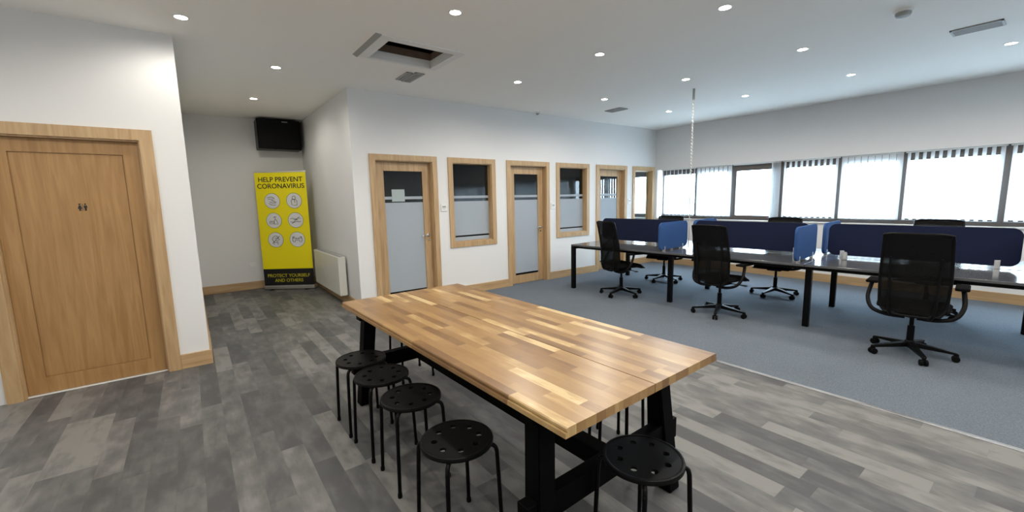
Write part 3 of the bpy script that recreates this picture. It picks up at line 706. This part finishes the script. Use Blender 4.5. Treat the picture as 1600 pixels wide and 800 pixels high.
# ------------------------------------------------------------------ alcove
root = thing('network_cabinet', 'black wall-mounted metal cabinet high in the alcove above the banner', 'cabinet', (1.345, YA, 2.405))
bm = bmesh.new(); box(bm, -.33, .33, -.32, 0, 0, .49, .012); obj('body', bm, 'black', root)
bm = bmesh.new(); box(bm, -.305, .315, -.345, -.32, .01, .48, .010); d = obj('door', bm, 'blackp', root)
bm = bmesh.new(); box(bm, .04, .13, -.3475, -.345, .450, .460); obj('badge', bm, 'alu', d, label='small silver badge strip')
# roll-up banner
P0, P1 = Vector((.909, 8.371, 0)), Vector((1.618, 7.865, 0)); mid = (P0+P1)/2; ax = (P1-P0).normalized()
root = thing('roller_banner', 'yellow and black roll-up banner reading help prevent coronavirus', 'banner', mid, math.atan2(ax.y, ax.x))
BW = .425
bm = bmesh.new(); box(bm, -BW-.005, BW+.005, -.03, .09, .012, .075, .008); obj('base_case', bm, 'alu', root)
for s in (-1, 1):
    bm = bmesh.new(); box(bm, s*.30-.02, s*.30+.02, -.06, .14, 0, .012, .004); obj('foot', bm, 'blackp', root)
bm = bmesh.new(); tube(bm, [(0, .05, .07), (0, .03, 2.02)], .008, 8); obj('pole', bm, 'alu', root, True)
bm = bmesh.new(); box(bm, -BW, BW, -.006, .012, 2.005, 2.03, .003); obj('top_rail', bm, 'alu', root)
bm = bmesh.new(); box(bm, -BW, BW, -.0012, .0012, .365, 2.01); sheet = obj('yellow_sheet', bm, 'yellow', root)
bm = bmesh.new(); box(bm, -BW, BW, -.0013, .0013, .07, .365); sheet2 = obj('black_sheet', bm, 'bannerblack', root)
def text(body, x, z, size, m, parent, y=-.003, name='lettering'):
    cu = bpy.data.curves.new('t', 'FONT'); cu.body = body; cu.size = size; cu.align_x = 'CENTER'; cu.align_y = 'CENTER'; cu.offset = .012*size; cu.extrude = .0008
    o = bpy.data.objects.new('t', cu); COL.objects.link(o); dg = bpy.context.evaluated_depsgraph_get()
    me = bpy.data.meshes.new_from_object(o.evaluated_get(dg)); bpy.data.objects.remove(o)
    me.transform(Matrix.Translation((x, y, z)) @ Matrix.Rotation(PI/2, 4, 'X'))
    me.materials.clear(); me.materials.append(MAT[m]); q = bpy.data.objects.new(name, me); COL.objects.link(q); q.parent = parent; q['label'] = 'text reading ' + body; return q
text('HELP PREVENT', 0, 1.885, .112, 'bannerink', sheet); text('CORONAVIRUS', 0, 1.775, .112, 'bannerink', sheet)
text('PROTECT YOURSELF', 0, .245, .078, 'bannertext', sheet2, -.0035); text('AND OTHERS', 0, .16, .078, 'bannertext', sheet2, -.0035)
def disc(bm, x, z, r, y0, y1, n=32): prism(bm, [(x+r*math.cos(2*PI*k/n), z+r*math.sin(2*PI*k/n)) for k in range(n)], y0, y1, lambda u, v, t: (u, t, v))
def line(bm, pts, x, z, s=.0035):
    tube(bm, [(x+u*.11, -.0045, z+v*.11) for u, v in pts], s, 5, squash=1)
def arc(cx, cz, r, a0, a1, n=12, sx=1.): return [(cx+r*sx*math.cos(math.radians(a0+(a1-a0)*k/n)), cz+r*math.sin(math.radians(a0+(a1-a0)*k/n))) for k in range(n+1)]
icons = [
 [[(-.7, .5), (-.2, .62), (.3, .55), (.35, .35), (-.1, .3)], [(-.6, .3), (-.2, .3)], [(-.1, .1), (.3, -.05), (.6, -.2)], [(-.4, -.1), (0, -.3), (.55, -.28)], [(-.5, -.35), (-.1, -.6), (.5, -.62)], [(0, .2), (0, .05)]],   # tap over hands
 [arc(0, .45, .26, 0, 360, 16), [(-.35, .15), (-.45, -.1), (-.35, -.7)], [(-.35, .15), (.3, .15), (.45, -.1), (.4, -.7), (-.2, -.7)], [(-.3, .3), (.1, .1), (.1, -.3)]],   # cough into elbow
 [[(-.65, -.1), (-.1, -.1), (-.1, -.5), (-.65, -.5), (-.65, -.1)], [(0, -.55), (.05, 0), (.2, .2), (.4, 0), (.6, -.55), (0, -.55)], [(.2, .2), (.2, .45), (-.05, .5)], [(.05, .6), (.4, .55)], [(-.55, -.25), (-.2, -.25)]],   # spray bottle
 [[(-.8, .25), (-.4, .3), (0, .1), (.4, .3), (.8, .25)], [(-.8, -.25), (-.3, -.35), (.1, -.2), (.5, -.3), (.8, -.2)], [(-.3, .05), (.1, .2), (.35, -.05)], [(-.6, -.55), (.6, .55)]],   # crossed handshake
 [arc(0, .1, .5, 20, 300, 18), [(-.15, .2), (.25, .3), (.5, .1)], [(-.3, -.35), (-.3, -.75)], [(.25, -.3), (.3, -.75)], [(-.6, -.6), (.65, .6)], [(-.1, -.1), (.3, -.15), (.6, .1)]],   # crossed face touching
 [arc(-.25, 0, .5, 115, 245, 10), arc(.25, 0, .5, -65, 65, 10), [(-.3, .12), (.3, .12)], [(-.3, .12), (-.15, .25)], [(.3, .12), (.15, .25)], arc(-.55, .3, .14, 0, 360, 10), arc(.55, .3, .14, 0, 360, 10), [(-.35, -.4), (-.3, -.1), (.3, -.1), (.35, -.4)]],   # keep distance
]
pos = [(-.165, 1.53), (.20, 1.53), (-.165, 1.20), (.20, 1.20), (-.165, .87), (.20, .87)]
nm = ['washing hands', 'covering a cough', 'cleaning spray', 'crossed-out handshake', 'crossed-out face touching', 'keeping distance']
for k, (x, z) in enumerate(pos):
    bm = bmesh.new(); disc(bm, x, z, .128, -.003, -.001); d = obj('icon_disc', bm, 'bannerwhite', sheet, label='round white icon of ' + nm[k])
    bm = bmesh.new()
    for pl in icons[k]: line(bm, pl, x, z)
    for j in range(1):
        o_ = [(x+.128*math.cos(2*PI*q/40), -.003, z+.128*math.sin(2*PI*q/40)) for q in range(41)]; tube(bm, o_, .0025, 5)
    obj('icon_drawing', bm, 'bannerink', d)
# heater
root = thing('panel_heater', 'cream flat panel heater on the right-hand alcove wall', 'heater', (XA, 6.95, .15))
bm = bmesh.new(); box(bm, -.135, -.03, -.73, .73, 0, .56, .008); obj('body', bm, 'heater', root)
bm = bmesh.new()
for k in range(33): box(bm, -.11, -.055, -.69+k*.042, -.69+k*.042+.028, .5605, .563)
obj('outlet_grille', bm, 'grey', root)
for s in (-1, 1):
    bm = bmesh.new(); box(bm, -.03, 0, s*.5-.02, s*.5+.02, .1, .5, .002); obj('wall_bracket', bm, 'grey', root)
bm = bmesh.new(); box(bm, -.055, .055, -.009, 0, -.04, .04, .003); so = obj('wall_socket', bm, 'white', None); so.location = (.79, YA, .43)
tag(so, 'white wall socket low on the alcove wall left of the banner', 'socket')
bm = bmesh.new()
for x in (-.027, .027): box(bm, x-.008, x+.008, -.0105, -.009, -.025, .0)
obj('socket_holes', bm, 'white', so)
# small plates between doors and windows
for x, z, l in ((3.043, 1.375, 'between the first glazed door and first internal window'), (5.262, 1.345, 'between the middle glazed door and second internal window'), (7.463, 1.385, 'between the last glazed door and corner window')):
    bm = bmesh.new(); box(bm, -.05, .05, -.012, 0, -.055, .055, .004); p = obj('wall_plate', bm, 'white', None); p.location = (x, YW, z)
    tag(p, 'small white square plate on the wall ' + l, 'wall plate')
    bm = bmesh.new(); box(bm, -.03, .03, -.0135, -.012, .0, .025); box(bm, -.03, .02, -.0135, -.012, -.02, -.014); obj('plate_marking', bm, 'grey', p)
# sheet of paper stuck inside the first door's glass
bm = bmesh.new(); box(bm, -.095, .095, -.001, .001, -.085, .085); pa = obj('paper_notice', bm, 'paper', None); pa.location = (2.375, YW+.075+.0115, 1.565)
tag(pa, 'pale paper sheet stuck on the upper glass of the first glazed door', 'paper')
